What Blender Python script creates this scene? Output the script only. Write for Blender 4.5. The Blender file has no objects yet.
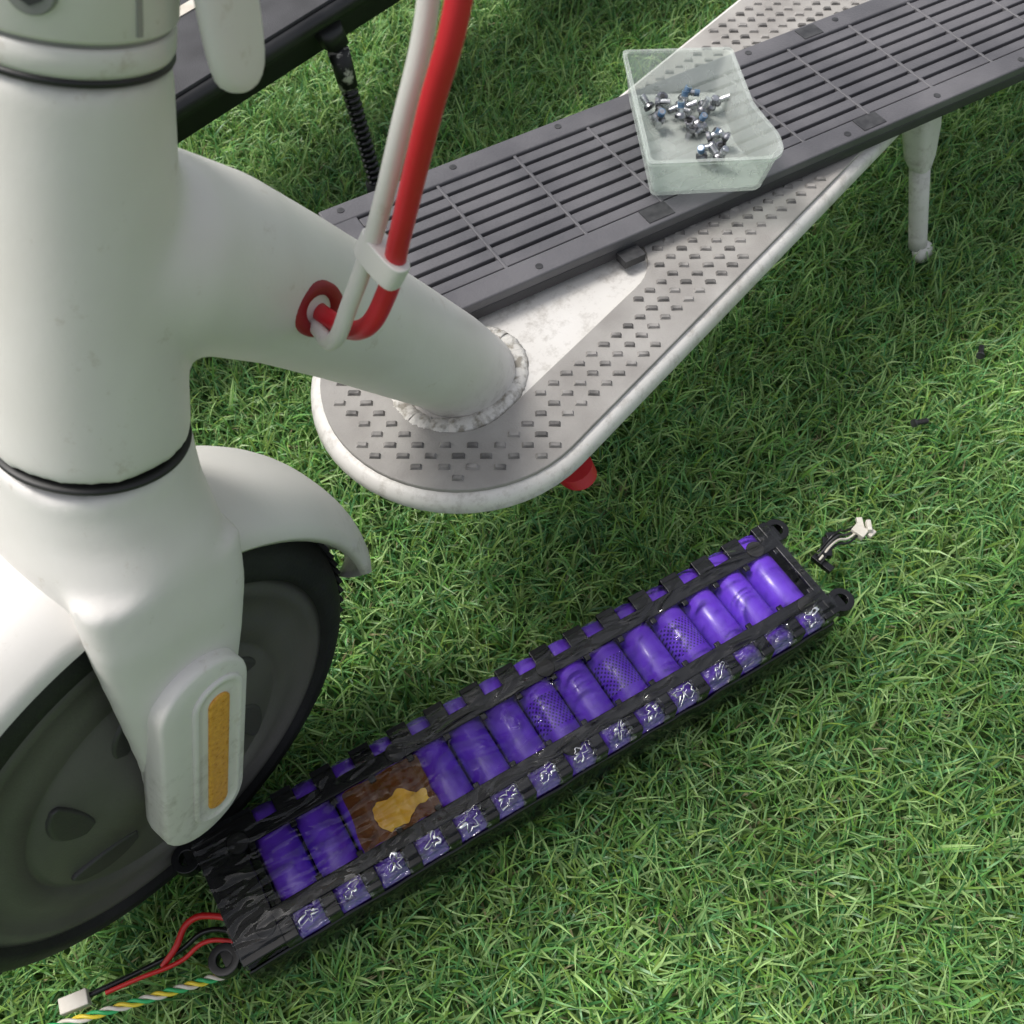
import bpy, math, random
import numpy as np
from mathutils import Vector, Matrix, noise
random.seed(7); np.random.seed(7)
scene=bpy.context.scene
COL=scene.collection

# ------------------------------------------------------------------ materials
def new_mat(name):
    m=bpy.data.materials.new(name); m.use_nodes=True
    nt=m.node_tree
    return m,nt,nt.nodes['Principled BSDF']
def N(nt,t,**kw):
    n=nt.nodes.new(t)
    for k,v in kw.items(): setattr(n,k,v)
    return n
def ramp(nt,fac,stops):
    r=N(nt,'ShaderNodeValToRGB')
    while len(r.color_ramp.elements)<len(stops): r.color_ramp.elements.new(.5)
    for e,(p,c) in zip(r.color_ramp.elements,stops):
        e.position=p; e.color=(c[0],c[1],c[2],1)
    nt.links.new(fac,r.inputs[0]); return r.outputs[0]
def surf(name,c1,c2,rough=.4,scale=20,bump=.0,bscale=400,metal=0,coat=0,detail=6,lo=.35,hi=.65,rvar=.1):
    m,nt,b=new_mat(name)
    tc=N(nt,'ShaderNodeTexCoord')
    n=N(nt,'ShaderNodeTexNoise'); n.inputs['Scale'].default_value=scale; n.inputs['Detail'].default_value=detail
    nt.links.new(tc.outputs['Object'],n.inputs['Vector'])
    nt.links.new(ramp(nt,n.outputs['Fac'],[(lo,c1),(hi,c2)]),b.inputs['Base Color'])
    mr=N(nt,'ShaderNodeMapRange'); mr.inputs['To Min'].default_value=max(.02,rough-rvar); mr.inputs['To Max'].default_value=rough+rvar
    nt.links.new(n.outputs['Fac'],mr.inputs['Value']); nt.links.new(mr.outputs[0],b.inputs['Roughness'])
    b.inputs['Metallic'].default_value=metal
    b.inputs['Coat Weight'].default_value=coat
    if bump>0:
        n2=N(nt,'ShaderNodeTexNoise'); n2.inputs['Scale'].default_value=bscale; n2.inputs['Detail'].default_value=4
        nt.links.new(tc.outputs['Object'],n2.inputs['Vector'])
        bp=N(nt,'ShaderNodeBump'); bp.inputs['Strength'].default_value=bump; bp.inputs['Distance'].default_value=.001
        nt.links.new(n2.outputs['Fac'],bp.inputs['Height']); nt.links.new(bp.outputs[0],b.inputs['Normal'])
    return m
M={}
def white_mat():
    m,nt,b=new_mat('white_paint')
    tc=N(nt,'ShaderNodeTexCoord')
    n=N(nt,'ShaderNodeTexNoise'); n.inputs['Scale'].default_value=11; n.inputs['Detail'].default_value=6
    nt.links.new(tc.outputs['Object'],n.inputs['Vector'])
    base=ramp(nt,n.outputs['Fac'],[(.3,(.61,.585,.545)),(.58,(.69,.67,.64))])
    n3=N(nt,'ShaderNodeTexNoise'); n3.inputs['Scale'].default_value=60; n3.inputs['Detail'].default_value=8; n3.inputs['Roughness'].default_value=.75
    nt.links.new(tc.outputs['Object'],n3.inputs['Vector'])
    sp=ramp(nt,n3.outputs['Fac'],[(.26,(.60,.53,.43)),(.39,(1,1,1))])
    mx=N(nt,'ShaderNodeMix',data_type='RGBA',blend_type='MULTIPLY'); mx.inputs[0].default_value=.6
    nt.links.new(base,mx.inputs[6]); nt.links.new(sp,mx.inputs[7])
    sz=N(nt,'ShaderNodeSeparateXYZ'); nt.links.new(tc.outputs['Object'],sz.inputs[0])
    g1=N(nt,'ShaderNodeMapRange'); g1.inputs['From Min'].default_value=.210; g1.inputs['From Max'].default_value=.181; g1.inputs['To Max'].default_value=.8; nt.links.new(sz.outputs['Z'],g1.inputs['Value'])
    g2=N(nt,'ShaderNodeMath',operation='MULTIPLY'); nt.links.new(g1.outputs[0],g2.inputs[0])
    n4=N(nt,'ShaderNodeTexNoise'); n4.inputs['Scale'].default_value=90; n4.inputs['Detail'].default_value=10; n4.inputs['Roughness'].default_value=.75; nt.links.new(tc.outputs['Object'],n4.inputs['Vector'])
    g3=N(nt,'ShaderNodeMapRange'); g3.inputs['From Min'].default_value=.50; g3.inputs['From Max'].default_value=.78; nt.links.new(n4.outputs['Fac'],g3.inputs['Value'])
    nt.links.new(g3.outputs[0],g2.inputs[1])
    mx2=N(nt,'ShaderNodeMix',data_type='RGBA'); nt.links.new(g2.outputs[0],mx2.inputs[0]); nt.links.new(mx.outputs[2],mx2.inputs[6]); mx2.inputs[7].default_value=(.24,.21,.17,1)
    nt.links.new(mx2.outputs[2],b.inputs['Base Color'])
    mr=N(nt,'ShaderNodeMapRange'); mr.inputs['To Min'].default_value=.36; mr.inputs['To Max'].default_value=.58
    nt.links.new(n.outputs['Fac'],mr.inputs['Value']); nt.links.new(mr.outputs[0],b.inputs['Roughness'])
    n2=N(nt,'ShaderNodeTexNoise'); n2.inputs['Scale'].default_value=500; n2.inputs['Detail'].default_value=2
    nt.links.new(tc.outputs['Object'],n2.inputs['Vector'])
    bp=N(nt,'ShaderNodeBump'); bp.inputs['Strength'].default_value=.06; bp.inputs['Distance'].default_value=.001
    nt.links.new(n2.outputs['Fac'],bp.inputs['Height']); nt.links.new(bp.outputs[0],b.inputs['Normal'])
    return m
M['white']=white_mat()
M['white_worn']=surf('white_paint_worn',(.34,.31,.26),(.66,.64,.60),.5,60,.25,300,lo=.3,hi=.46)
M['weld']=surf('weld_paint',(.26,.24,.20),(.62,.60,.56),.6,190,.9,420,lo=.36,hi=.52)
M['mat']=surf('grey_rubber',(.25,.235,.22),(.36,.345,.325),.75,30,.3,900,lo=.3,hi=.65)
M['bump']=surf('grey_rubber_shaded',(.11,.105,.10),(.31,.295,.28),.7,70,.2,900,lo=.4,hi=.6)  # same grey as the mat, with the bumps' shadow put into the colour
M['cover']=surf('grey_plastic',(.080,.078,.086),(.125,.121,.130),.5,22,.25,700)
M['cover_dark']=surf('grey_plastic_groove',(.03,.03,.033),(.045,.043,.048),.6,25,.2,700)
M['black']=surf('black_plastic',(.004,.004,.005),(.008,.008,.010),.25,30,0,300,rvar=.08)
M['blackgloss']=surf('black_film',(.004,.004,.005),(.008,.008,.010),.07,60,.5,70,rvar=.03)
M['rubber']=surf('tyre_rubber',(.006,.006,.0065),(.014,.014,.014),.65,40,.3,500)
M['hub']=surf('hub_grey',(.080,.078,.070),(.118,.113,.102),.5,14,.15,700,metal=.1)
M['hubdark']=surf('hub_dark',(.035,.035,.034),(.06,.058,.054),.5,18,.15,700)
M['seal']=surf('black_seal',(.008,.008,.008),(.02,.02,.02),.5,30)
M['red']=surf('red_rubber',(.46,.012,.020),(.58,.018,.032),.4,30,.05)
M['redflat']=surf('red_grommet',(.20,.004,.008),(.28,.008,.013),.6,30,.05)
M['orange']=surf('orange_reflector',(.62,.27,.03),(.80,.42,.07),.3,420,.6,900)
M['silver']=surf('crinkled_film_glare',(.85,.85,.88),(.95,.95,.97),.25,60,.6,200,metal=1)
M['steel']=surf('screw_steel',(.42,.42,.43),(.68,.69,.71),.25,200,.1,600,metal=1)
M['darksteel']=surf('screw_dark_steel',(.12,.12,.13),(.40,.40,.42),.25,200,.1,600,metal=1)
M['blue']=surf('thread_lock',(.06,.14,.26),(.20,.28,.38),.4,200,metal=.3)
M['darksq']=surf('dark_label',(.02,.02,.022),(.05,.05,.052),.5,200)
M['wire_red']=surf('wire_red',(.5,.01,.01),(.6,.02,.02),.35,30)
M['wire_yellow']=surf('wire_yellow',(.7,.55,.03),(.8,.62,.05),.35,30)
M['wire_green']=surf('wire_green',(.03,.35,.10),(.04,.42,.14),.35,30)
M['conn']=surf('connector_nylon',(.55,.50,.42),(.70,.67,.60),.45,60)
M['blackpaint']=surf('black_paint',(.010,.010,.011),(.022,.022,.023),.4,30,.05)
M['blackmat']=surf('black_rubber',(.030,.030,.033),(.055,.055,.06),.7,30,.3,900)
M['scuff']=surf('scuffed_black',(.01,.01,.01),(.6,.58,.52),.5,70,.2,300,lo=.50,hi=.56)
M['groovegrey']=surf('collar_grey',(.22,.22,.21),(.36,.35,.33),.4,30)

def purple(name,printed):
    m,nt,b=new_mat(name)
    tc=N(nt,'ShaderNodeTexCoord')
    n=N(nt,'ShaderNodeTexNoise'); n.inputs['Scale'].default_value=60
    nt.links.new(tc.outputs['Object'],n.inputs['Vector'])
    col=ramp(nt,n.outputs['Fac'],[(.3,(.145,.042,.62)),(.7,(.185,.060,.74))])
    if printed:
        sp=N(nt,'ShaderNodeSeparateXYZ'); nt.links.new(tc.outputs['Object'],sp.inputs[0])
        def sn(out,f):
            a=N(nt,'ShaderNodeMath',operation='MULTIPLY'); a.inputs[1].default_value=f; nt.links.new(out,a.inputs[0])
            s_=N(nt,'ShaderNodeMath',operation='SINE'); nt.links.new(a.outputs[0],s_.inputs[0]); return s_.outputs[0]
        mu=N(nt,'ShaderNodeMath',operation='MULTIPLY')
        nt.links.new(sn(sp.outputs['X'],2600),mu.inputs[0]); nt.links.new(sn(sp.outputs['Y'],2100),mu.inputs[1])
        gt=N(nt,'ShaderNodeMath',operation='GREATER_THAN'); gt.inputs[1].default_value=.3; nt.links.new(mu.outputs[0],gt.inputs[0])
        # print only on a band across the sleeve
        lt=N(nt,'ShaderNodeMath',operation='LESS_THAN'); lt.inputs[1].default_value=.010
        ab=N(nt,'ShaderNodeMath',operation='ABSOLUTE'); nt.links.new(sp.outputs['Y'],ab.inputs[0]); nt.links.new(ab.outputs[0],lt.inputs[0])
        m2=N(nt,'ShaderNodeMath',operation='MULTIPLY'); nt.links.new(gt.outputs[0],m2.inputs[0]); nt.links.new(lt.outputs[0],m2.inputs[1])
        mx=N(nt,'ShaderNodeMix',data_type='RGBA'); nt.links.new(m2.outputs[0],mx.inputs[0])
        nt.links.new(col,mx.inputs[6]); mx.inputs[7].default_value=(.03,.008,.14,1)
        col=mx.outputs[2]
    nt.links.new(col,b.inputs['Base Color'])
    b.inputs['Roughness'].default_value=.38; b.inputs['Coat Weight'].default_value=.35; b.inputs['Coat Roughness'].default_value=.15
    return m
M['purple']=purple('purple_wrap',False); M['purple_print']=purple('purple_wrap_printed',True)

def film(name,tint,fac,rough,bump,bscale,ior=1.5):
    m,nt,b=new_mat(name); nt.nodes.remove(b); out=nt.nodes['Material Output']
    tc=N(nt,'ShaderNodeTexCoord'); n=N(nt,'ShaderNodeTexNoise'); n.inputs['Scale'].default_value=bscale; n.inputs['Detail'].default_value=1.2; n.inputs['Distortion'].default_value=1.8
    mp=N(nt,'ShaderNodeMapping'); mp.inputs['Scale'].default_value=(.45,1.25,1); nt.links.new(tc.outputs['Object'],mp.inputs['Vector'])
    nt.links.new(mp.outputs[0],n.inputs['Vector'])
    bp=N(nt,'ShaderNodeBump'); bp.inputs['Strength'].default_value=bump; bp.inputs['Distance'].default_value=.005
    nt.links.new(n.outputs['Fac'],bp.inputs['Height'])
    tr=N(nt,'ShaderNodeBsdfTransparent'); tr.inputs[0].default_value=(*tint,1)
    gl=N(nt,'ShaderNodeBsdfGlossy'); gl.inputs['Roughness'].default_value=rough
    nt.links.new(bp.outputs[0],gl.inputs['Normal'])
    fr=N(nt,'ShaderNodeFresnel'); fr.inputs[0].default_value=ior; nt.links.new(bp.outputs[0],fr.inputs['Normal'])
    ad=N(nt,'ShaderNodeMath',operation='ADD'); ad.inputs[1].default_value=fac; nt.links.new(fr.outputs[0],ad.inputs[0])
    mx=N(nt,'ShaderNodeMixShader'); nt.links.new(ad.outputs[0],mx.inputs[0]); nt.links.new(tr.outputs[0],mx.inputs[1]); nt.links.new(gl.outputs[0],mx.inputs[2])
    nt.links.new(mx.outputs[0],out.inputs[0]); return m
M['film']=film('clear_film',(1,1,1),.0,.04,1.0,60,1.42)
M['edgefilm']=film('clear_edge_film',(1,1,1),.10,.07,.8,150)
M['kapton']=surf('kapton_orange',(.80,.42,.03),(.92,.60,.08),.25,60,.4,120)
def brown_mat():
    m,nt,b=new_mat('kapton_tape'); b.inputs['Base Color'].default_value=(.22,.085,.018,1); b.inputs['Roughness'].default_value=.15
    tr=N(nt,'ShaderNodeBsdfTransparent'); tr.inputs[0].default_value=(.85,.55,.25,1)
    mx=N(nt,'ShaderNodeMixShader'); mx.inputs[0].default_value=.66
    nt.links.new(tr.outputs[0],mx.inputs[1]); nt.links.new(b.outputs[0],mx.inputs[2]); nt.links.new(mx.outputs[0],nt.nodes['Material Output'].inputs[0]); return m
M['brownfilm']=brown_mat()

def tray_mat():
    m,nt,b=new_mat('frosted_plastic')
    b.inputs['Base Color'].default_value=(.78,.82,.78,1); b.inputs['Roughness'].default_value=.3
    out=nt.nodes['Material Output']
    tr=N(nt,'ShaderNodeBsdfTransparent'); tr.inputs[0].default_value=(.93,.96,.94,1)
    mx=N(nt,'ShaderNodeMixShader')
    tc=N(nt,'ShaderNodeTexCoord'); n=N(nt,'ShaderNodeTexNoise'); n.inputs['Scale'].default_value=70; n.inputs['Detail'].default_value=6
    nt.links.new(tc.outputs['Object'],n.inputs['Vector'])
    mr=N(nt,'ShaderNodeMapRange'); mr.inputs['To Min'].default_value=.14; mr.inputs['To Max'].default_value=.38
    nt.links.new(n.outputs['Fac'],mr.inputs['Value']); nt.links.new(mr.outputs[0],mx.inputs[0])
    nt.links.new(tr.outputs[0],mx.inputs[1]); nt.links.new(b.outputs[0],mx.inputs[2]); nt.links.new(mx.outputs[0],out.inputs[0])
    return m
M['tray']=tray_mat()

# ------------------------------------------------------------------ mesh helpers
def obj(name,data,mat=None,parent=None):
    o=bpy.data.objects.new(name,data); COL.objects.link(o)
    if mat is not None: data.materials.append(mat)
    if parent is not None: o.parent=parent
    return o
def mesh(name,vs,fs,mat=None,parent=None,smooth=True,bevel=0,seg=2,angle=40):
    me=bpy.data.meshes.new(name); me.from_pydata([tuple(v) for v in vs],[],fs); me.update()
    o=obj(name,me,mat,parent)
    if bevel:
        b=o.modifiers.new('b','BEVEL'); b.width=bevel; b.segments=seg; b.limit_method='ANGLE'; b.angle_limit=math.radians(angle)
    if smooth:
        for p in me.polygons: p.use_smooth=True
        if bevel:
            w=o.modifiers.new('w','WEIGHTED_NORMAL'); w.keep_sharp=True
    return o
class Acc:
    def __init__(s): s.v=[]; s.f=[]
    def add(s,vs,fs):
        o=len(s.v); s.v+= [tuple(v) for v in vs]; s.f+=[tuple(i+o for i in f) for f in fs]
    def box(s,c,sz,mx=None,taper=1.0):
        x,y,z=[a/2 for a in sz]; vs=[]
        for k in(-1,1):
            t=taper if k==1 else 1
            for i,j in((-1,-1),(1,-1),(1,1),(-1,1)): 
                v=Vector((i*x*t,j*y*t,k*z))
                if mx is not None: v=mx@v
                vs.append(v+Vector(c))
        s.add(vs,[(3,2,1,0),(4,5,6,7),(0,1,5,4),(1,2,6,5),(2,3,7,6),(3,0,4,7)])
    def loft(s,rings,cap=True,closed=False):
        n=len(rings[0]); vs=[v for r in rings for v in r]; fs=[]
        R=len(rings)
        for k in range(R if closed else R-1):
            a=k*n;b=((k+1)%R)*n
            for i in range(n):
                j=(i+1)%n; fs.append((a+i,a+j,b+j,b+i))
        if cap and not closed:
            fs.append(tuple(range(n-1,-1,-1))); fs.append(tuple((R-1)*n+i for i in range(n)))
        s.add(vs,fs)
    def cyl(s,p0,p1,r0,r1=None,n=32):
        r1=r0 if r1 is None else r1
        p0=Vector(p0);p1=Vector(p1); s.loft([circ(p0,p1-p0,r0,n),circ(p1,p1-p0,r1,n)])
    def make(s,name,mat,parent=None,**k): return mesh(name,s.v,s.f,mat,parent,**k)
def frame_of(d,up=Vector((0,1,0))):
    d=Vector(d).normalized(); a=up.cross(d)
    if a.length<1e-4: a=Vector((1,0,0)).cross(d)
    a.normalize(); b=d.cross(a); return a,b
def circ(c,d,r,n=32,ry=None):
    a,b=frame_of(d); ry=r if ry is None else ry; c=Vector(c)
    return [c+a*(r*math.cos(2*math.pi*i/n))+b*(ry*math.sin(2*math.pi*i/n)) for i in range(n)]
def revolve(acc,prof,c,axis,n=64):
    c=Vector(c); ax=Vector(axis).normalized()
    rings=[circ(c+ax*h,ax,max(r,1e-5),n) for r,h in prof]
    acc.loft(rings)
def cable(name,pts,r,mat,parent,res=6):
    cu=bpy.data.curves.new(name,'CURVE'); cu.dimensions='3D'; cu.bevel_depth=r; cu.bevel_resolution=res; cu.use_fill_caps=True; cu.resolution_u=12
    sp=cu.splines.new('BEZIER'); sp.bezier_points.add(len(pts)-1)
    for bp,p in zip(sp.bezier_points,pts):
        bp.co=p; bp.handle_left_type=bp.handle_right_type='AUTO'
    return obj(name,cu,mat,parent)
def empty(name,loc=(0,0,0),rotz=0,mx=None):
    e=bpy.data.objects.new(name,None); COL.objects.link(e); e.empty_display_size=.05
    e.location=loc; e.rotation_euler=(0,0,rotz); return e
def sgn(a): return 1 if a>=0 else -1
def superring(c,ex,ey,a,b,p=2.6,n=40):
    c=Vector(c);out=[]
    for i in range(n):
        t=2*math.pi*i/n; x=abs(math.cos(t))**(2/p)*sgn(math.cos(t)); y=abs(math.sin(t))**(2/p)*sgn(math.sin(t))
        out.append(c+Vector(ex)*a*x+Vector(ey)*b*y)
    return out
def remesh(o,vox,it,fac=.5):
    r=o.modifiers.new('r','REMESH'); r.mode='VOXEL'; r.voxel_size=vox; r.use_smooth_shade=True
    s=o.modifiers.new('s','SMOOTH'); s.factor=fac; s.iterations=it

# ------------------------------------------------------------------ scooter (local: x forward, y left, z up)
def stadium(sf,sr,w,inset,n=28,z=0):
    r=w-inset; pts=[]
    for i in range(n+1):
        t=-math.pi/2+math.pi*i/n; pts.append(Vector((sf+r*math.cos(t),r*math.sin(t),z)))
    for i in range(n+1):
        t=math.pi/2+math.pi*i/n; pts.append(Vector((sr+r*math.cos(t),r*math.sin(t),z)))
    return pts
def wheel(parent,cx,cz,R,detail,spoke=True):
    e=bpy.data.objects.new('wheel',None); COL.objects.link(e); e.parent=parent; e.location=(cx,0,cz)
    Y=Vector((0,1,0))
    a=Acc(); hw=.027
    prof=[]
    n=28
    for i in range(n+1):
        t=math.pi*i/n
        h=-hw*math.cos(t)
        prof.append((R-.022+.022*(math.sin(t)**.75),h))
    prof=[(R-.024,-hw*.8)]+prof+[(R-.024,hw*.8)]
    revolve(a,prof,(0,0,0),Y,128); a.make('tyre',M['rubber'],e)
    g=Acc()
    for k in range(90):
        t=2*math.pi*k/90
        for sd in(-1,1):
            c=Vector((math.cos(t)*(R-.0008),sd*.012,math.sin(t)*(R-.0008)))
            g.box(c,(.0022,.010,.0035),Matrix.Rotation(-t,3,'Y')@Matrix.Rotation(sd*.5,3,'X'))
    g.make('tread_blocks',M['rubber'],e,smooth=False)
    for sd in(-1,1):
        h=Acc(); q=R-.024
        pr=[(q,.018),(q+.001,.0235),(q-.004,.0255),(q-.008,.0255),(q-.010,.0238),(q-.020,.0252),(q-.030,.0268),(q-.0315,.0250),(q-.034,.0250),(q-.0355,.0268),(.034,.0282),(.032,.0305),(.020,.0315),(.019,.0325),(.001,.0328)]
        revolve(h,[(r,x*sd) for r,x in pr],(0,0,0),Y,96); h.make('hub_shell',M['hub'],e)
        if detail:
            d=Acc()
            for k in range(6):
                t0=k*math.pi/3+.25; st=[]
                for i in range(9):
                    f=i/8; rr=.0395+.021*f; tt=t0+.55*f; w=.0085*math.sin(math.pi*min(1,f*.9+.08))**.6
                    p=Vector((math.cos(tt)*rr,0,math.sin(tt)*rr)); rad=Vector((math.cos(tt+1.0),0,math.sin(tt+1.0)))
                    tn=Vector((-rad.z,0,rad.x))
                    st.append([p+tn*w+Y*sd*.0258,p-tn*w+Y*sd*.0258,p-tn*w*.8+Y*sd*.0290,p+tn*w*.8+Y*sd*.0290])
                d.loft(st)
            d.make('hub_recess_ribs',M['hubdark'],e,bevel=.001)
    x=Acc(); x.cyl((0,-.045,0),(0,.045,0),.008); x.make('axle',M['steel'],e)
    return e
def fender(parent,cx,cz,R,a0,a1,mat,hw=.036):
    a=Acc(); n=60; rings=[]
    for k in range(n+1):
        f=k/n; t=math.radians(a0+(a1-a0)*f)
        e_=min(f,1-f)*n; w=hw*(min(1,e_/5)**.45 if e_<5 else 1); w=max(w,hw*.35)
        er=Vector((-math.cos(t),0,math.sin(t)))
        c=Vector((cx,0,cz)); m=14; outer=[];inner=[]
        for i in range(m+1):
            u=-1+2*i/m; dr=-.014*abs(u)**2.6
            outer.append(c+er*(R+dr)+Vector((0,w*u,0)))
        for i in range(m,-1,-1):
            u=-1+2*i/m; dr=-.014*abs(u)**2.6
            inner.append(c+er*(R-.0042+dr*1.02)+Vector((0,(w-.0032)*u,0)))
        rings.append(outer+inner)
    a.loft(rings); return a.make('fender',mat,parent)

def build_scooter(name,loc,rotz,hero=True,shift=0):
    root=empty(name,loc,rotz)
    white=M['white'] if hero else M['blackpaint']; matm=M['mat'] if hero else M['blackmat']; bm=M['bump'] if hero else M['blackmat']
    W=.0815; SR=-.57
    a=Acc()
    prof=[(.042,.128),(.032,.129),(.026,.134),(.022,.150),(.014,.1600),(.006,.1650),(.0018,.1680),(0,.1715),(.0006,.1757),(.0024,.1786),(.0050,.1799),(.010,.1802),(.03,.1802)]
    a.loft([stadium(0,SR,W,i,z=z) for i,z in prof]); a.make('deck',white,root)
    cu=bpy.data.curves.new('deck_mat','CURVE'); cu.dimensions='2D'; cu.fill_mode='BOTH'; cu.extrude=.0008; cu.bevel_depth=.0005; cu.bevel_resolution=1
    outer=stadium(0,SR,W,.0070)
    CB=-.112
    def cut(inset,n=24):
        r=.035+inset; return [Vector((.006+r*math.cos(-math.pi/2+math.pi*i/n),r*math.sin(-math.pi/2+math.pi*i/n),0)) for i in range(n+1)]+[Vector((CB+r*math.cos(math.pi/2+math.pi*i/n),r*math.sin(math.pi/2+math.pi*i/n),0)) for i in range(n+1)]
    for P in(outer,cut(0)):
        sp=cu.splines.new('POLY'); sp.points.add(len(P)-1); sp.use_cyclic_u=True
        for q,p in zip(sp.points,P): q.co=(p.x,p.y,0,1)
    m=obj('deck_mat',cu,matm,root); m.location=(0,0,.1812)
    if hero:
        b=Acc(); X=Vector((-.634,.773)); Yv=Vector((-.773,-.634))
        def instad(p,inset):
            x=min(max(p.x,SR),0); return (p-Vector((x,0))).length< W-inset
        def incut(p,ex):
            r=.036+ex; x=min(max(p.x,CB),.006); return (p-Vector((x,0))).length<r
        for j in range(-150,150):
            for i in range(-80,80):
                q=X*((i+(.5 if j%2 else 0))*.0140)+Yv*(j*.0068)
                if instad(q,.0125) and not incut(q,.005):
                    R3=Matrix.Rotation(math.atan2(X.y,X.x)+random.uniform(-.05,.05),3,'Z')
                    b.box((q.x,q.y,.1832),(.0064*random.uniform(.9,1.1),.0032,.0016),R3,taper=.7)
        b.make('mat_bumps',bm,root,smooth=False)
    else:
        b=Acc(); b.box((-.322,.004,.1830),(.030,.010,.0006)); b.box((-.322,-.012,.1830),(.030,.006,.0006)); b.make('deck_mark',M['conn'],root,smooth=False)
    A=Vector((-.339,0,.941)); hb=Vector((.1855,0,.3200)); ht=Vector((.1420,0,.4415))
    f=Acc(); f.cyl(hb+A*.001,ht,.0330,.0270,48)
    path=[((-.006,.172),.0285),((-.001,.181),.0275),((.012,.204),.0268),((.040,.243),.0280),((.071,.286),.0292),((.098,.322),.0305),((.120,.349),.0325),((.142,.370),.0345),((.160,.380),.030)]
    rings=[]
    for k,((x,z),r) in enumerate(path):
        p0=path[max(0,k-1)][0];p1=path[min(len(path)-1,k+1)][0]
        rings.append(circ((x,0,z),(p1[0]-p0[0],0,p1[1]-p0[1]),r,40))
    f.loft(rings); o=f.make('frame_tube',white,root); remesh(o,.0022 if hero else .004,24)
    w=Acc(); rings=[]; n=300
    for k in range(n):
        t=2*math.pi*k/n; cs,sn_=math.cos(t),math.sin(t)
        j=noise.noise(Vector((cs*9,sn_*9,3))); j2=noise.noise(Vector((cs*40,sn_*40,8)))
        c=Vector((.002+.0358*cs,.0286*sn_,.1800)); tn=Vector((-.038*sn_,.030*cs,0))
        rings.append(circ(c,tn,.0034+.0006*j+.0006*j2,14,.0058+.0008*j+.0007*j2))
    w.loft(rings,closed=True); w.make('weld_bead',M['weld'] if hero else white,root)
    r=Acc(); revolve(r,[(.030,-.0012),(.0328,-.0012),(.0331,-.0003),(.0328,.0006),(.030,.0006)],hb,A,64)
    revolve(r,[(.025,-.0004),(.0272,-.0004),(.0276,.0005),(.0272,.0014),(.025,.0014)],ht,A,64); r.make('bearing_seals',M['seal'],root)
    c=Acc(); revolve(c,[(.022,.0014),(.0268,.0014),(.0276,.003),(.0278,.0080),(.0272,.0088),(.022,.009)],ht,A,64)
    c.make('steering_collar',white,root)
    c=Acc(); revolve(c,[(.022,.0086),(.0265,.0087),(.0265,.0104),(.022,.0106)],ht,A,64); c.make('collar_band',M['groovegrey'],root)
    c=Acc(); revolve(c,[(.022,.0102),(.0276,.0103),(.0284,.0115),(.0288,.060),(.026,.072),(.0205,.08),(.0195,.62)],ht,A,64); c.make('stem',white,root)
    if hero:
        near=Vector((1.15,1,0)); near=(near-A*near.dot(A)).normalized()
        pos=ht+A*.022+near*.0272
        c=Acc(); c.cyl(pos,pos+near*.003,.0062,.0056,32); c.make('collar_bolt',M['groovegrey'],root,bevel=.0004)
        c=Acc(); c.cyl(pos+near*.001,pos+near*.0034,.0034,.0034,6); c.make('bolt_socket',M['darksq'],root,smooth=False)
        near2=Vector((-.05,1,0)); near2=(near2-A*near2.dot(A)).normalized()
        c=Acc(); tn=A.cross(near2).normalized(); mxr=Matrix((tn,near2,A)).transposed()
        c.box(ht+A*.030+near2*.0250,(.0016,.0080,.036),mxr); 
        c.make('collar_slot',M['groovegrey'],root,smooth=False)
        l=Acc(); rings=[]
        P=[(.098,.020,.500),(.104,.026,.478),(.108,.031,.459),(.1105,.033,.446),(.112,.034,.436),(.1128,.0345,.4315),(.1132,.0347,.4290)]
        ws=[.010,.0105,.0108,.0108,.0100,.0078,.003]
        for k,p in enumerate(P):
            q0=Vector(P[max(0,k-1)]);q1=Vector(P[min(len(P)-1,k+1)]); d=(q1-q0).normalized()
            sx=d.cross(Vector((-.25,1,.3))).normalized(); sy=sx.cross(d)
            rings.append(superring(Vector(p)+Vector((0.002,0,0)),sx,sy,ws[k],min(.0042,ws[k]),2.4,28))
        l.loft(rings); o=l.make('latch_lever',white,root); s=o.modifiers.new('ss','SUBSURF'); s.levels=s.render_levels=1
    top=ht+A*.62
    h=Acc(); h.cyl(top+Vector((0,-.20,0)),top+Vector((0,.20,0)),.0125); revolve(h,[(.02,-.02),(.026,-.015),(.026,.02),(.018,.03)],top,A,40); h.make('handlebar',white,root)
    h=Acc()
    for sd in(-1,1): h.cyl(top+Vector((0,sd*.20,0)),top+Vector((0,sd*.33,0)),.0165,.0155)
    h.make('grips',M['rubber'],root,bevel=.003)
    cx,cz,R=.2395,.146,.1235
    fk=Acc()
    st=[]
    for z,s_,a_,b_ in((.3185,.1858,.0320,.0320),(.310,.1885,.0325,.0335),(.298,.1925,.0338,.0385),(.286,.1965,.0350,.0450),(.272,.201,.0335,.0485),(.260,.2045,.027,.0495)):
        st.append(superring((s_,0,z),(1,0,.25),(0,1,0),a_,b_,2.1 if z>.29 else 2.5,48))
    fk.loft(st)
    for sd in(-1,1):
        st=[]
        for z,s_,y,a_,b_ in((.283,.198,.033,.033,.013),(.262,.205,.0385,.0320,.0120),(.238,.212,.0410,.0290,.0105),(.210,.2200,.0420,.0250,.0095),(.180,.2285,.0425,.0210,.0088),(.152,.2375,.0425,.0190,.0085),(.134,.2435,.0425,.0180,.0082),(.125,.2465,.0425,.0135,.0075)):
            st.append(superring((s_,sd*y,z),(1,0,.30),(0,1,0),a_,b_,2.8,40))
        fk.loft(st)
    o=fk.make('fork',white,root); remesh(o,.0022 if hero else .004,14)
    fender(root,.2365,.148,.1405,-8,150,white)
    wheel(root,cx,cz,R,hero)
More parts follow.
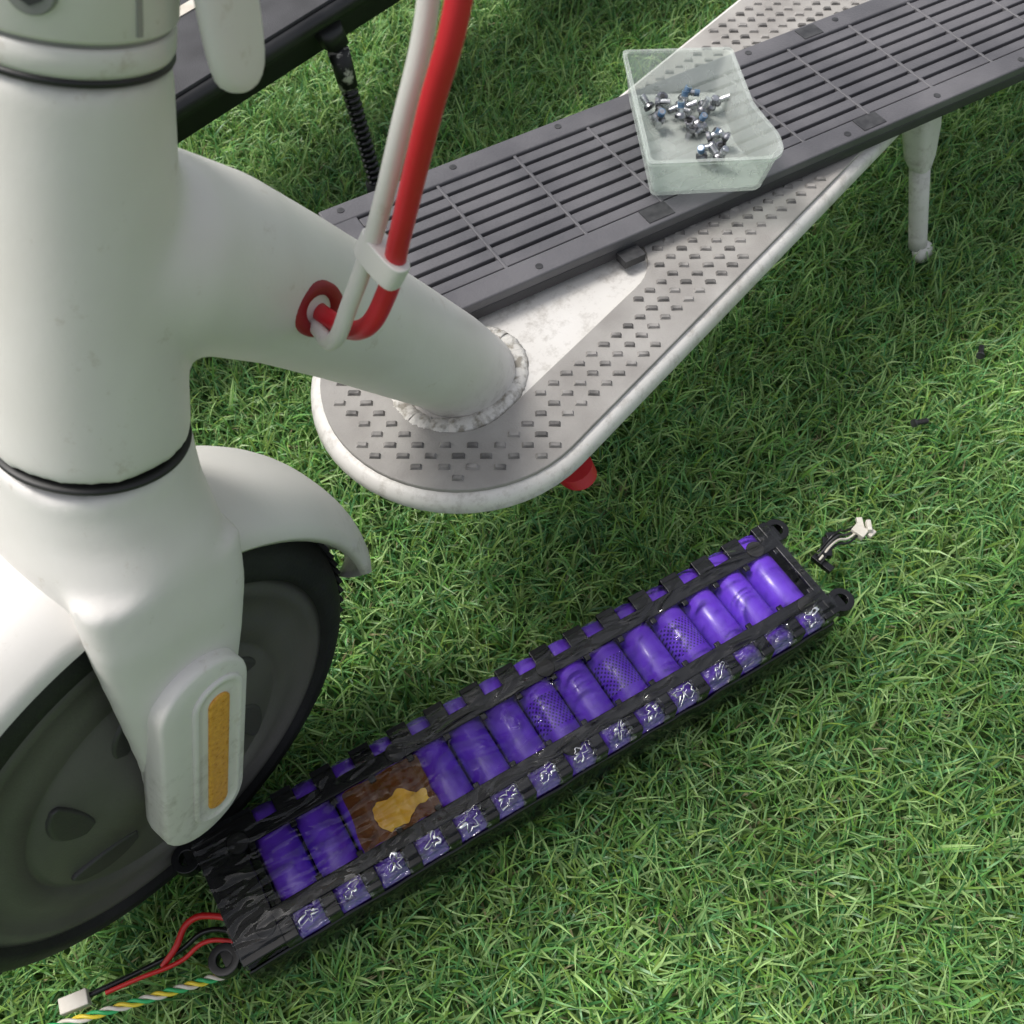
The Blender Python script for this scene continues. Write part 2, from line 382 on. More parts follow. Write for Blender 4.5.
    for sd in(-1,1):
        ax=Vector((-.31,0,.951)).normalized(); cr=Vector((ax.z,0,-ax.x)); c0=Vector((.2280,sd*.0505,.1860))
        def pill(hl,hw,off=0,n=16):
            out=[]
            for i in range(n+1):
                t=math.pi*i/n; out.append(cr*off+ax*(hl-hw)+cr*(hw*math.cos(t))+ax*(hw*math.sin(t)))
            for i in range(n+1):
                t=math.pi+math.pi*i/n; out.append(cr*off-ax*(hl-hw)+cr*(hw*math.cos(t))+ax*(hw*math.sin(t)))
            return out
        p=Acc(); Yv3=Vector((0,sd,0))
        p.loft([[c0+v+Yv3*h for v in pill(.0605-i,.0215-i)] for i,h in((.001,-.008),(0,-.004),(0,.0050),(.0006,.0062),(.0018,.0070),(.010,.0073))])
        p.make('axle_cover',white,root)
        p=Acc(); p.loft([[c0+v+Yv3*h for v in pill(.050-i,.0125-i,-.0050)] for i,h in((0,.006),(0,.0080),(.0006,.0086),(.0018,.0088),(.0026,.0086),(.003,.0080),(.006,.0080))])
        p.make('reflector_bezel',white,root)
        p=Acc(); p.loft([[c0+v+Yv3*h for v in pill(.041-i,.0052-i,-.0050)] for i,h in((0,.0065),(0,.0086),(.0006,.0090),(.002,.0091))])
        p.make('side_reflector',M['orange'],root)
    k=Acc()
    if hero:
        ks=-.422
        k.loft([superring((ks,.064,.152),(1,0,0),(0,1,0),.015,.013,3.5,24),superring((ks-.001,.072,.130),(1,0,0),(0,1,0),.0145,.012,3.5,24),superring((ks-.002,.079,.106),(1,0,0),(0,1,0),.0125,.010,3,24),superring((ks-.002,.082,.098),(1,0,0),(0,1,0),.009,.008,2.4,24)])
        k.make('kickstand_bracket',white,root,bevel=.001)
        k=Acc(); q=[(ks-.002,.080,.104),(ks-.005,.092,.064),(ks-.008,.100,.036),(ks-.009,.103,.026)]
        k.loft([circ(p,(0,.25,-1),r,20) for p,r in zip(q,(.0078,.0074,.0072,.0072))]); k.make('kickstand_leg',white,root)
        k=Acc(); k.loft([superring((ks-.010+dx,.104+.002*i,.029-.006*i),(1,0,0),(0,1,0),a_,.0065,2.4,20) for i,(a_,dx) in enumerate(((.0072,0),(.0115,-.003),(.011,-.004)))]); k.make('kickstand_foot',M['white_worn'],root)
    else:
        ks=-.398
        k.loft([superring((ks,.062,.160),(1,0,0),(0,1,0),.012,.010,3.5,24),superring((ks,.072,.146),(1,0,0),(0,1,0),.010,.008,3,24)])
        k.cyl((ks,.073,.150),(ks,.098,.024),.0042,.0042,20); k.make('kickstand_bracket',white,root)
        k=Acc(); k.cyl((ks,.0745,.142),(ks,.0800,.114),.0085,.0075,20); k.make('kickstand_sleeve',M['scuff'],root)
        k=Acc()
        for i in range(16): 
            p=Vector((ks,.081,.110)).lerp(Vector((ks,.096,.034)),i/15); k.cyl(p,p+Vector((0,.0006,-.0030)),.0068,.0060,20)
        k.make('kickstand_spring',M['black'],root)
        k=Acc(); k.cyl((ks,.096,.032),(ks,.099,.018),.0085,.0095,20); k.make('kickstand_foot',M['rubber'],root)
    if hero:
        r=Acc(); r.loft([superring((-.010,.050,.150),(1,0,0),(0,1,0),.010,.012,2.2,24),superring((-.010,.067,.149),(1,0,0),(0,1,0),.0120,.012,2.2,24),superring((-.010,.072,.144),(1,0,0),(0,1,0),.011,.011,2.2,24)])
        r.make('port_cap',M['red'],root,bevel=.001)
    rx=-.57-.0825-.115
    wheel(root,rx,.147,.1205,False); fender(root,rx,.147,.1365,20,150,white)
    s=Acc()
    for sd in(-1,1):
        s.loft([superring((-.60,sd*.040,.155),(0,0,1),(0,1,0),.018,.007,3,20),superring((-.68,sd*.042,.152),(0,0,1),(0,1,0),.015,.006,3,20),superring((rx,sd*.043,cz),(0,0,1),(0,1,0),.013,.006,2.5,20),superring((rx-.012,sd*.043,cz),(0,0,1),(0,1,0),.006,.005,2.5,20)])
    s.make('rear_stays',white,root)
    return root

ROT=math.atan2(-.773,-.634)
sc=build_scooter('electric_scooter',(-.027,.359,0),ROT,True)
sc2=build_scooter('electric_scooter',(-.441,.452,0),ROT,False)
Lm=Matrix.Translation((-.027,.359,0))@Matrix.Rotation(ROT,4,'Z'); Li=Lm.inverted()
def toL(p): return Li@Vector(p)
white_c=[(-.078,.268,.325),(-.070,.255,.329),(-.0605,.237,.341),(-.0515,.235,.362),(-.0425,.236,.385),(-.030,.236,.425),(-.0205,.241,.458),(-.014,.262,.53),(-.03,.33,.68),(-.05,.44,.86),(-.0,.55,.97)]
red_c=[(-.075,.268,.330),(-.066,.256,.333),(-.050,.238,.346),(-.0395,.2335,.367),(-.033,.2305,.392),(-.021,.229,.436),(-.0125,.2315,.464),(-.003,.252,.535),(-.01,.33,.69),(-.03,.45,.87),(-.03,.53,.985)]
cable('brake_cable_white',[toL(p) for p in white_c],.0029,M['white'],sc)
cable('brake_cable_red',[toL(p) for p in red_c],.0034,M['red'],sc)
g=Acc(); gp=Vector((.1035,.0305,.3330)); nrm=Vector((-.05,1,.10)).normalized()
a_=Vector((.66,0,.75)); a_=(a_-nrm*a_.dot(nrm)).normalized(); b_=nrm.cross(a_)
rings=[]
for r_,h_ in((.0128,-.006),(.0128,.0002),(.0118,.0018),(.0085,.0022),(.0070,.0010),(.0062,-.003)):
    rings.append([gp+nrm*h_+a_*r_*math.cos(t)+b_*r_*.82*math.sin(t) for t in [2*math.pi*i/28 for i in range(28)]])
g.loft(rings); g.make('cable_grommet',M['redflat'],sc)
cl=Acc(); cp=toL((-.0395,.2335,.3815)); dd=(toL((-.033,.236,.40))-toL((-.045,.236,.375))).normalized(); sx=(toL(red_c[4])-toL(white_c[4])).normalized(); sy=dd.cross(sx).normalized(); sx=sy.cross(dd)
cl.loft([superring(cp+dd*h,sx,sy,.0094,.0044,3,24) for h in(-.0045,.0045)]); cl.make('cable_clip',M['white'],sc,bevel=.0006)

# ------------------------------------------------------------------ battery cover plate
ang=math.radians(31)
cv=empty('battery_cover',(-.056,.374,.184),ang)
Lp=.62; Wp=.110
a=Acc(); a.box((Lp/2,Wp/2,.004),(Lp,Wp,.008)); a.make('plate_base',M['cover_dark'],cv,bevel=.0012)
a=Acc()
bw=.015
for y in(bw/2,Wp-bw/2): a.box((Lp/2,y,.0105),(Lp,bw,.0065))
for x in(.009,Lp-.009): a.box((x,Wp/2,.01045),(.018,Wp-2*bw+.001,.0064))
a.make('plate_border',M['cover'],cv,bevel=.0012)
a=Acc(); inner=Wp-2*bw; nr=8; pitch=inner/nr
for i in range(nr):
    y=bw+pitch*(i+.5); a.box((Lp/2,y,.0099),(Lp-.036,pitch*.74,.0052),taper=.999)
a.make('plate_ribs',M['cover'],cv,bevel=.0007)
a=Acc()
for i in range(1,11):
    x=.018+i*(Lp-.036)/11; a.box((x,Wp/2,.01005),(.0022,inner+.001,.0058))
a.make('plate_cross_ribs',M['cover'],cv,bevel=.0006)
a=Acc(); 
for i in range(9):
    x=.012+i*.0745
    for y in(.006,Wp-.006): a.cyl((x,y,.0137),(x,y,.0141),.0022,n=16)
a.make('screw_holes',M['darksq'],cv,smooth=False)
a=Acc()
for x in(.168,.33,.48):
    a.box((x,.0085,.0139),(.018,.0115,.0006)); 
a.box((.36,Wp-.008,.0139),(.016,.011,.0006)); a.box((.142,-.005,.003),(.014,.009,.005))
a.make('dark_pads',M['darksq'],cv,smooth=False)

# ------------------------------------------------------------------ tray with screws
tr=empty('plastic_tray',(.0775,.4775,.1988),math.radians(4.5))
def tray():
    out_t=[(0,0),(.070,-.001),(.0765,.006),(.077,.020),(.068,.048),(.066,.104),(0,.106)]
    out_b=[(.004,.003),(.066,.003),(.0705,.007),(.071,.020),(.063,.046),(.061,.097),(.004,.098)]
    def rnd(P,r=.004,n=4):
        o=[];m=len(P)
        for i in range(m):
            p=Vector(P[i]);a_=Vector(P[i-1])-p;b_=Vector(P[(i+1)%m])-p
            rr=min(r,a_.length*.4,b_.length*.4); A_=p+a_.normalized()*rr;B_=p+b_.normalized()*rr
            for k in range(n+1):
                f=k/n; o.append(A_.lerp(p,f).lerp(p.lerp(B_,f),f))
        return o
    def ins(P,d):
        c=sum((Vector(p) for p in P),Vector((0,0)))/len(P); o=[]
        for p in P:
            v=Vector(p)-c; o.append(Vector((p[0]-d*sgn(v.x),p[1]-d*sgn(v.y))))
        return o
    H=.026; T=.0014
    ob=rnd(out_b);ot=rnd(out_t);ib=rnd(ins(out_b,T));it=rnd(ins(out_t,T))
    lip=rnd(ins(out_t,-.0012))
    def at(P,z): return [Vector((p.x,p.y,z)) for p in P]
    a=Acc(); a.loft([at(ob,0),at(ot,H-.002),at(lip,H-.002),at(lip,H),at(it,H),at(ib,T)])
    a.make('tray_body',M['tray'],tr,smooth=False)
tray()
s1=Acc();s2=Acc();s3=Acc();s4=Acc()
def screw(x,y,z,az,tilt,L=.0090,k=1.15,blue=False):
    d=Vector((math.cos(az)*math.cos(tilt),math.sin(az)*math.cos(tilt),math.sin(tilt))); p=Vector((x,y,z))
    s1.cyl(p,p+d*.0016*k,.0031*k,.0029*k,18); s1.cyl(p+d*.0016*k,p+d*.0026*k,.0029*k,.0018*k,18)
    s2.cyl(p+d*.0022,p+d*L,.00155*k,.0014*k,12)
    for i in range(6):
        q=p+d*(.0040+i*.0009); (s4 if blue and 1<i<6 else s2).cyl(q,q+d*.0004,.0019*k,.0019*k,12)
    if blue: s4.cyl(p+d*.0058,p+d*.0088,.00168*k,.0016*k,12)
    s3.cyl(p-d*.0004,p+d*.0003,.0015*k,.0015*k,6)
rs=random.Random(3)
spots=[]
for i in range(14): spots.append((rs.gauss(.036,.014),rs.gauss(.076,.009)))
for i in range(12): spots.append((rs.gauss(.049,.006),rs.gauss(.043,.013)))
spots+=[(.016,.064),(.018,.080),(.030,.062),(.02,.072)]
for i,(x,y) in enumerate(spots):
    x=min(max(x,.012),.055);y=min(max(y,.022),.092)
    screw(x,y,.0050+rs.random()*.004,rs.random()*6.28,rs.choice([0.15,-.1,.4,1.2,-1.3]),blue=(i%4==0))
s1.make('screw_heads',M['darksteel'],tr,smooth=False); s2.make('screw_threads',M['steel'],tr,smooth=False); s3.make('screw_sockets',M['darksq'],tr,smooth=False); s4.make('thread_lock_patches',M['blue'],tr,smooth=False)
# dropped screws lying in the grass
for (x,y,rz) in((.287,.445,.3),(.346,.511,1.2)):
    a=Acc(); a.cyl((-.006,0,0),(-.0042,0,0),.0030,.0030,16); a.cyl((-.0042,0,0),(.006,0,0),.0016,.0014,12)
    for i in range(8): a.cyl((-.002+i*.001,0,0),(-.0016+i*.001,0,0),.0020,.0020,12)
    o=a.make('dropped_screw',M['darksq'],None,smooth=False); o.location=(x,y,.031); o.rotation_euler=(0,.1,rz)

# ------------------------------------------------------------------ battery pack (local x along, y toward far side)
bt=empty('battery_pack',(.01275,.211,0),math.radians(31))
P0=-.149; PITCH=.02279; r=.0108
ca=Acc();cp_=Acc()
for i in range(15):
    x=P0+i*PITCH
    for lay,z in enumerate((.0345,.0560)):
        t=(cp_ if (lay==1 and i in(7,9,11)) else ca)
        rings=[circ((x,y,z),(0,1,0),rr,40) for y,rr in((-.0343,r-.0035),(-.0343,r-.0012),(-.0335,r),(.0335,r),(.0343,r-.0012),(.0343,r-.0035))]
        t.loft(rings)
ca.make('cells',M['purple'],bt); cp_.make('cells_printed',M['purple_print'],bt)
zt=.0672
f=Acc()
f.box((0,.0215,zt+.0006),(.372,.0085,.0018))
f.box((0,-.0210,zt+.0006),(.372,.0080,.0018))
f.box((-.1755,0,zt+.00055),(.0225,.0715,.0017))
f.box((.1845,0,zt+.00055),(.0052,.0715,.0017))
f.make('top_frame',M['black'],bt,bevel=.0006)
f=Acc()
for i in range(16):
    x=P0-PITCH/2+i*PITCH
    for sd in(-1,1):
        f.box((x+.001*sd,sd*.0302,zt+.0003),(.0080 if sd<0 else .0115,.0108,.0014)); 
        f.box((x+.001*sd,sd*.0353,zt-.0062),(.0076 if sd<0 else .011,.0012,.0130))
        f.box((x,sd*.0170,zt-.001),(.0035,.006,.0022))
f.make('holder_teeth',M['black'],bt,bevel=.0005)
f=Acc()
for sd in(-1,1):
    n=150; vs=[];fs=[]
    hs=[(.0352,.0545),(.0362,.052),(.0366,.045),(.0363,.036),(.0366,.027),(.0350,.0200)]
    for k in range(n+1):
        x=-.187+.374*k/n
        for (yy,zz) in hs:
            d=noise.noise(Vector((x*60,zz*120,sd*3)))*.0011
            vs.append((x,sd*(yy+d),zz+noise.noise(Vector((x*40,5,zz*10)))*.0012))
    m_=len(hs)
    for k in range(n):
        for j in range(m_-1):
            q=(k*m_+j,(k+1)*m_+j,(k+1)*m_+j+1,k*m_+j+1); fs.append(q if sd<0 else q[::-1])
    f.add(vs,fs)
o=f.make('side_film',M['blackgloss'],bt); so=o.modifiers.new('s','SOLIDIFY'); so.thickness=.0006; so.offset=-1
f=Acc(); f.box((0,0,.0205),(.370,.068,.0012)); f.box((-.1862,0,.0430),(.0018,.070,.0470)); f.box((.1862,0,.0430),(.0018,.070,.0470)); f.box((-.172,0,.0435),(.024,.066,.040))
f.make('case_core',M['blackgloss'],bt,bevel=.0005)
f=Acc()
for x,y in((-.194,-.026),(-.192,.029),(.193,.029),(.195,-.029)):
    z0,z1,R1=.056,.064,.0078
    n=28; c=Vector((x,y,0))
    def rg_(R_,z_): return [c+Vector((R_*math.cos(t),R_*math.sin(t),z_)) for t in [2*math.pi*i/n for i in range(n)]]
    f.loft([rg_(R1,z0),rg_(R1,z1),rg_(.0038,z1),rg_(.0038,z0)],closed=True)
    f.box((x+(.004 if x<0 else -.004),y,.0600),(.010,.010,.0060))
f.make('mounting_lugs',M['black'],bt,bevel=.0005)
f=Acc()
for x,y in((-.170,-.0235),(-.166,.0205),(.172,-.0230),(.170,.0225),(.008,-.0235),(.02,.0220),(-.075,.0218)):
    f.cyl((x,y,zt+.0012),(x,y,zt+.0024),.0056,.0054,28)
f.make('round_pads',M['seal'],bt,bevel=.0003)
def patch(name,outline,z,mat):
    vs=[];fs=[]; n=len(outline); c=sum((Vector(p) for p in outline),Vector((0,0)))/n; K=8
    def drape(x,y):
        ph=((x-P0)/PITCH); dx=(ph-round(ph))*PITCH
        zz=z+math.sqrt(max(0,(r+.0006)**2-dx*dx))-(r+.0006); return max(zz,z-.0022)
    vs.append((c.x,c.y,drape(c.x,c.y)))
    for k in range(1,K+1):
        for p in outline:
            q=c.lerp(Vector(p),k/K); vs.append((q.x,q.y,drape(q.x,q.y)))
    for i in range(n): fs.append((0,1+i,1+(i+1)%n))
    for k in range(K-1):
        for i in range(n):
            j=(i+1)%n; a_=1+k*n; b_=1+(k+1)*n; fs.append((a_+i,b_+i,b_+j,a_+j))
    return mesh(name,vs,fs,mat,bt)
def resample(P,m,amp,sc_):
    out=[];L=[0]
    for i in range(len(P)): L.append(L[-1]+(Vector(P[(i+1)%len(P)])-Vector(P[i])).length)
    for k in range(m):
        s=L[-1]*k/m
        for i in range(len(P)):
            if L[i]<=s<L[i+1]:
                f_=(s-L[i])/(L[i+1]-L[i]); p=Vector(P[i]).lerp(Vector(P[(i+1)%len(P)]),f_); break
        out.append((p.x+noise.noise(Vector((p.x*sc_,p.y*sc_,1)))*amp,p.y+noise.noise(Vector((p.x*sc_,p.y*sc_,7)))*amp))
    return out
patch('brown_tape',resample([(-.112,-.0168),(-.067,-.0168),(-.066,.017),(-.110,.017)],80,.0012,120),.0677,M['brownfilm'])
patch('orange_tape',resample([(-.100,-.008),(-.096,-.014),(-.086,-.0135),(-.078,-.010),(-.071,-.0085),(-.070,-.003),(-.078,-.0005),(-.084,.004),(-.090,.0025),(-.096,.003),(-.101,-.002)],70,.0018,260),.0683,M['kapton'])
rr_=random.Random(11)
f=Acc()
for i in range(15):
    x=P0+i*PITCH+rr_.uniform(-.001,.001); nx=14; ny=12; w_=.0078; seed=rr_.random()*50
    vs=[];fs=[]
    for a_ in range(nx+1):
        for b_ in range(ny+1):
            u=-1+2*a_/nx; v=-1+2*b_/ny
            X_=x+u*w_; Y_=-.0312+v*.0062
            z=.0688-.6*max(0,-.0312-Y_)+(1-u*u)*(1-v*v)*.0010
            z+=abs(noise.noise(Vector((X_*260,Y_*260,seed))))*.0030+noise.noise(Vector((X_*700,Y_*500,seed)))*.0005
            vs.append((X_,Y_,z))
    for a_ in range(nx):
        for b_ in range(ny):
            q=a_*(ny+1)+b_; fs.append((q,q+ny+1,q+ny+2,q+1))
    f.add(vs,fs)
f.make('crinkled_edge_film',M['edgefilm'],bt,smooth=True)
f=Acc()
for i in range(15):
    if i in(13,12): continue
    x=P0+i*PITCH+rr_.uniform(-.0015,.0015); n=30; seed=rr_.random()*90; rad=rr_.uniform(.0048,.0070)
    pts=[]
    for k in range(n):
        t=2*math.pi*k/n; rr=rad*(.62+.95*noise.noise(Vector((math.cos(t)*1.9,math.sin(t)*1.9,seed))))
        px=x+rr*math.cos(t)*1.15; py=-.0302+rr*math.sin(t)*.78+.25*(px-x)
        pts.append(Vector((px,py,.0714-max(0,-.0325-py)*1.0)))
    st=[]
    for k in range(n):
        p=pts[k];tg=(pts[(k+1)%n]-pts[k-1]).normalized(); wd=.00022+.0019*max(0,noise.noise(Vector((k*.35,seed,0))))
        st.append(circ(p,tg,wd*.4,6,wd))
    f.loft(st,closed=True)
f.make('film_glint_loops',M['silver'],bt)  # bright metal loops modelled in place of glints on the crinkled film
vs=[];fs=[]; nx,ny=220,30
for i in range(nx+1):
    for j in range(ny+1):
        x=-.1872+.3744*i/nx;u=-1+2*j/ny; y=.0368*u
        z=.0712-.0105*max(0,abs(u)-.82)**1.0/.18*.75
        z+=noise.noise(Vector((x*45,y*45,2)))*.0006+noise.noise(Vector((x*140,y*60,9)))*.00015
        vs.append((x,y,z))
for i in range(nx):
    for j in range(ny):
        a_=i*(ny+1)+j; fs.append((a_,a_+ny+1,a_+ny+2,a_+1))
mesh('shrink_film',vs,fs,M['film'],bt)
Bm=(Matrix.Translation((.01275,.211,0))@Matrix.Rotation(math.radians(31),4,'Z')).inverted()
def bw_(L_): return [Bm@Vector(p) for p in L_]
cable('wire_red',bw_([(-.135,.107,.050),(-.152,.112,.048),(-.166,.110,.044),(-.172,.098,.040),(-.178,.090,.036)]),.0017,M['wire_red'],bt)
cable('wire_red',bw_([(-.138,.100,.046),(-.155,.100,.046),(-.168,.092,.040),(-.190,.084,.036),(-.205,.078,.034)]),.0012,M['wire_red'],bt)
cable('wire_black',bw_([(-.136,.104,.046),(-.158,.106,.040),(-.170,.098,.036),(-.186,.090,.034),(-.213,.077,.034)]),.0015,M['black'],bt)
for nm,ph in(('wire_yellow',0),('wire_green',2.1),('wire_white',4.2)):
    pts=[]
    A0=Vector((-.142,.086,.042));A1=Vector((-.175,.076,.040));A2=Vector((-.235,.060,.036))
    for k in range(61):
        t=k/60; c=A0.lerp(A1,t).lerp(A1.lerp(A2,t),t); pts.append(c+Vector((.3,-.95,0))*.0013*math.cos(t*34+ph)+Vector((0,0,1))*.0013*math.sin(t*34+ph))
    cable(nm,bw_(pts),.0010,M['conn'] if nm=='wire_white' else M[nm],bt,3)
f=Acc(); f.box(Bm@Vector((-.219,.0735,.036)),(.014,.008,.006),Matrix.Rotation(-.15,3,'Z')); f.make('white_plug',M['conn'],bt,bevel=.0006)
f=Acc()
for p,sz,rz in(((.199,.334,.044),(.014,.006,.005),.9),((.203,.341,.046),(.008,.005,.005),-.4),((.196,.325,.040),(.005,.015,.004),.2)): f.box(Bm@Vector(p),sz,Matrix.Rotation(rz,3,'Z'))
f.make('black_plug',M['black'],bt,bevel=.0006)
f=Acc()
for p,sz,rz in(((.222,.346,.044),(.007,.009,.005),.3),((.228,.349,.046),(.008,.003,.004),1.0),((.224,.353,.043),(.004,.008,.003),-.5),((.230,.345,.043),(.006,.003,.003),.2)): f.box(Bm@Vector(p),sz,Matrix.Rotation(rz,3,'Z'))
f.make('white_plug',M['conn'],bt,bevel=.0005)
for k in range(4):
    cable('plug_wire',bw_([(.193,.322+.003*k,.044),(.205,.335+.002*k,.046+.002*k),(.214,.342+.003*k-.004,.044),(.222,.345+.002*k,.044)]),.0008,[M['black'],M['conn'],M['darksq'],M['black']][k],bt,3)

# ------------------------------------------------------------------ ground + grass
gm,nt,b=new_mat('turf_backing')
tc=N(nt,'ShaderNodeTexCoord');n=N(nt,'ShaderNodeTexNoise');n.inputs['Scale'].default_value=40;n.inputs['Detail'].default_value=8
nt.links.new(tc.outputs['Object'],n.inputs['Vector']); nt.links.new(ramp(nt,n.outputs['Fac'],[(.3,(.05,.10,.025)),(.7,(.10,.19,.05))]),b.inputs['Base Color']); b.inputs['Roughness'].default_value=.9
mesh('ground',[(-30,-30,0),(30,-30,0),(30,30,0),(-30,30,0)],[(0,1,2,3)],gm,smooth=False)

def grass_mat():
    m,nt,b=new_mat('grass_blades')
    at=N(nt,'ShaderNodeAttribute',attribute_name='col')
    tc=N(nt,'ShaderNodeNewGeometry'); n=N(nt,'ShaderNodeTexNoise'); n.inputs['Scale'].default_value=9; n.inputs['Detail'].default_value=3
    nt.links.new(tc.outputs['Position'],n.inputs['Vector'])
    v=ramp(nt,n.outputs['Fac'],[(.3,(.78,.82,.78)),(.7,(1.13,1.12,1.1))])
    mx=N(nt,'ShaderNodeMix',data_type='RGBA',blend_type='MULTIPLY'); mx.inputs[0].default_value=1
    nt.links.new(at.outputs['Color'],mx.inputs[6]); nt.links.new(v,mx.inputs[7])
    nt.links.new(mx.outputs[2],b.inputs['Base Color']); b.inputs['Roughness'].default_value=.38
    tl=N(nt,'ShaderNodeBsdfTranslucent'); nt.links.new(mx.outputs[2],tl.inputs[0])
    ms=N(nt,'ShaderNodeMixShader'); ms.inputs[0].default_value=.35
    nt.links.new(b.outputs[0],ms.inputs[1]); nt.links.new(tl.outputs[0],ms.inputs[2]); nt.links.new(ms.outputs[0],nt.nodes['Material Output'].inputs[0])
    return m
GM=grass_mat(); S=.25
def patch_mesh(seed,NB=8500):
    rg=np.random.RandomState(seed)
    nt_=28; gx,gy=np.meshgrid(np.arange(nt_),np.arange(nt_)); cx=(gx.ravel()+rg.uniform(.1,.9,nt_*nt_))/nt_*S-S/2; cy=(gy.ravel()+rg.uniform(.1,.9,nt_*nt_))/nt_*S-S/2
    ti=rg.randint(0,nt_*nt_,NB); 
    az=rg.uniform(0,2*np.pi,NB); bx=cx[ti]+np.cos(az)*.0022*rg.rand(NB); by=cy[ti]+np.sin(az)*.0022*rg.rand(NB)
    L=rg.uniform(.018,.042,NB); thatch=rg.rand(NB)<.07
    L[thatch]=rg.uniform(.012,.026,thatch.sum())
    tilt=rg.uniform(.05,1.15,NB)**1.0; curve=rg.uniform(.1,1.3,NB); tw=rg.uniform(-.7,.7,NB)
    w=rg.uniform(.00045,.0009,NB)
    wa=az+np.pi/2+rg.uniform(-.9,.9,NB)
    K=4; x=bx.copy();y=by.copy();z=np.full(NB,-.001)
    ph=tilt*.4; a=az.copy(); cen=[(x.copy(),y.copy(),z.copy())]
    for k in range(K):
        st=L/K; x=x+np.cos(a)*np.sin(ph)*st; y=y+np.sin(a)*np.sin(ph)*st; z=z+np.cos(ph)*st
        ph=ph+tilt*.3+curve*.35; a=a+tw*.4; z=np.maximum(z,.002)
        cen.append((x.copy(),y.copy(),z.copy()))
    V=np.zeros((NB,2*K+1,3)); wf=[.8,1,.95,.7]
    for k in range(K):
        cx_,cy_,cz_=cen[k]
        for sdi,sg in((0,-1),(1,1)):
            V[:,2*k+sdi,0]=cx_+sg*np.cos(wa)*w*wf[k]; V[:,2*k+sdi,1]=cy_+sg*np.sin(wa)*w*wf[k]; V[:,2*k+sdi,2]=cz_+sg*w*.2
    V[:,2*K,0],V[:,2*K,1],V[:,2*K,2]=cen[K]
    nv=2*K+1; base=(np.arange(NB)*nv)[:,None]
    quads=np.concatenate([base+np.array([[2*k,2*k+1,2*k+3,2*k+2]]) for k in range(K-1)],0)
    tris=base+np.array([[2*K-2,2*K-1,2*K]])
    me=bpy.data.meshes.new('turf')
    nq=len(quads);ntx=len(tris)
    me.vertices.add(NB*nv); me.vertices.foreach_set('co',V.ravel())
    me.loops.add(nq*4+ntx*3); me.loops.foreach_set('vertex_index',np.concatenate([quads.ravel(),tris.ravel()]).astype(np.int32))
    me.polygons.add(nq+ntx); me.polygons.foreach_set('loop_start',np.concatenate([np.arange(nq)*4,nq*4+np.arange(ntx)*3]).astype(np.int32))
    me.update(calc_edges=True)
    ca_=me.color_attributes.new('col','FLOAT_COLOR','POINT')
    base_c=np.array([.195,.385,.105]); c=np.zeros((NB,nv,4)); c[:,:,3]=1
    val=rg.uniform(.65,1.35,NB); yel=rg.rand(NB)
    bc=base_c[None,:]*val[:,None]; bc[:,0]*=(.8+.6*yel); bc[:,2]*=(.7+.8*rg.rand(NB))
    lime=rg.rand(NB)<.18; bc[lime]=np.array([.42,.61,.24])*rg.uniform(.8,1.2,lime.sum())[:,None]
    dk=rg.rand(NB)<.14; bc[dk]=np.array([.07,.21,.07])*rg.uniform(.7,1.3,dk.sum())[:,None]
    bc[thatch]=np.array([.50,.43,.25])*rg.uniform(.5,1.1,thatch.sum())[:,None]
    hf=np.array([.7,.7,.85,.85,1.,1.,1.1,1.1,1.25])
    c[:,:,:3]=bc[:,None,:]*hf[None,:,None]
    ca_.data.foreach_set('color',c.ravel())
    me.materials.append(GM); return me
tc_=bpy.data.collections.new('turf_patches')
for k in range(4):
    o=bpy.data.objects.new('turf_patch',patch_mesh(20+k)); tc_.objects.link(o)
vs=[]
for i in range(15):
    for j in range(14): vs.append((-1.7+i*S*.96,-.75+j*S*.96,0))
gme=bpy.data.meshes.new('grass'); gme.from_pydata(vs,[],[]); go=obj('grass',gme)
ng=bpy.data.node_groups.new('grass_scatter','GeometryNodeTree')
ng.interface.new_socket('Geometry',in_out='INPUT',socket_type='NodeSocketGeometry'); ng.interface.new_socket('Geometry',in_out='OUTPUT',socket_type='NodeSocketGeometry')
gi=ng.nodes.new('NodeGroupInput');gou=ng.nodes.new('NodeGroupOutput');ip=ng.nodes.new('GeometryNodeInstanceOnPoints');ci=ng.nodes.new('GeometryNodeCollectionInfo')
ci.inputs['Collection'].default_value=tc_; ci.inputs['Separate Children'].default_value=True; ci.inputs['Reset Children'].default_value=True
ip.inputs['Pick Instance'].default_value=True
ri=ng.nodes.new('FunctionNodeRandomValue'); ri.data_type='INT'; ri.inputs[4].default_value=0; ri.inputs[5].default_value=3
rr2=ng.nodes.new('FunctionNodeRandomValue'); rr2.data_type='INT'; rr2.inputs[4].default_value=0; rr2.inputs[5].default_value=3; rr2.inputs['Seed'].default_value=5
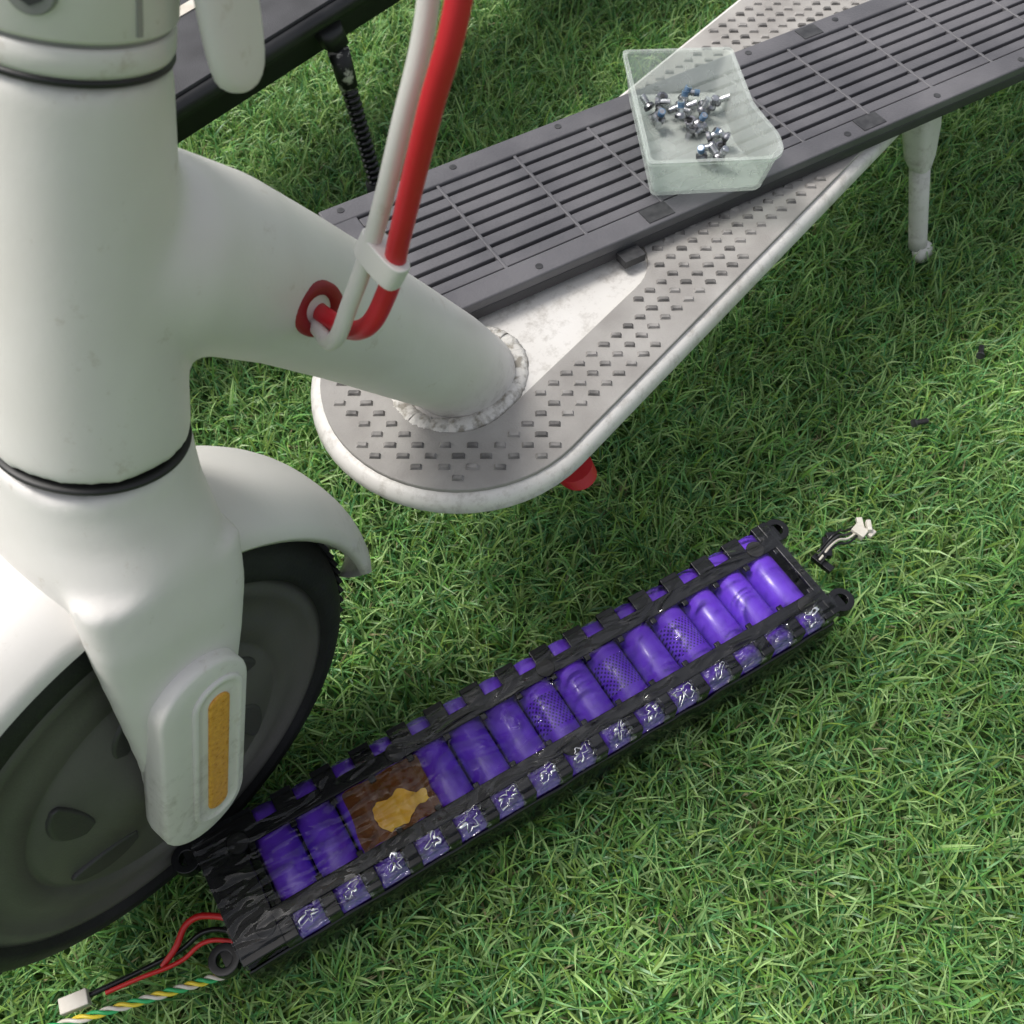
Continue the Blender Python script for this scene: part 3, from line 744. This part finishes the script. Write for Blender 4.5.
mu=ng.nodes.new('ShaderNodeMath'); mu.operation='MULTIPLY'; mu.inputs[1].default_value=math.pi/2
cx3=ng.nodes.new('ShaderNodeCombineXYZ')
L_=ng.links.new
L_(gi.outputs[0],ip.inputs['Points']); L_(ci.outputs[0],ip.inputs['Instance']); L_(ri.outputs[2],ip.inputs['Instance Index'])
L_(rr2.outputs[2],mu.inputs[0]); L_(mu.outputs[0],cx3.inputs[2]); L_(cx3.outputs[0],ip.inputs['Rotation'])
L_(ip.outputs[0],gou.inputs[0])
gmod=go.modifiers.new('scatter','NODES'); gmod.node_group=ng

# ------------------------------------------------------------------ light, camera
w=bpy.data.worlds.new('World'); scene.world=w; w.use_nodes=True; nt=w.node_tree
bg=nt.nodes['Background']; sk=nt.nodes.new('ShaderNodeTexSky'); sk.sky_type='NISHITA'; sk.sun_disc=False
EL=math.radians(60); AZ=math.radians(-75)
sk.sun_elevation=EL; sk.sun_rotation=AZ; sk.dust_density=4; sk.air_density=1.0; sk.ozone_density=.5
hs=nt.nodes.new('ShaderNodeHueSaturation'); hs.inputs['Saturation'].default_value=.35; hs.inputs['Value'].default_value=1.2
nt.links.new(sk.outputs[0],hs.inputs['Color']); nt.links.new(hs.outputs[0],bg.inputs[0]); bg.inputs[1].default_value=.15
sd=bpy.data.lights.new('sun','SUN'); sd.energy=2.6; sd.angle=math.radians(16); sd.color=(1,.965,.91)
so=bpy.data.objects.new('sun',sd); COL.objects.link(so)
dirv=Vector((math.sin(AZ)*math.cos(EL),math.cos(AZ)*math.cos(EL),math.sin(EL)))
so.rotation_euler=dirv.to_track_quat('Z','Y').to_euler()
cam=bpy.data.cameras.new('camera'); co=bpy.data.objects.new('camera',cam); COL.objects.link(co)
cam.sensor_width=36; cam.lens=36; cam.clip_start=.01; cam.clip_end=200
co.location=(0,0,.6); co.rotation_euler=(math.radians(33),0,0)
cam.dof.use_dof=True; cam.dof.focus_distance=.52; cam.dof.aperture_fstop=24
scene.camera=co
scene.view_settings.view_transform='Standard'; scene.view_settings.look='None'; scene.view_settings.exposure=0
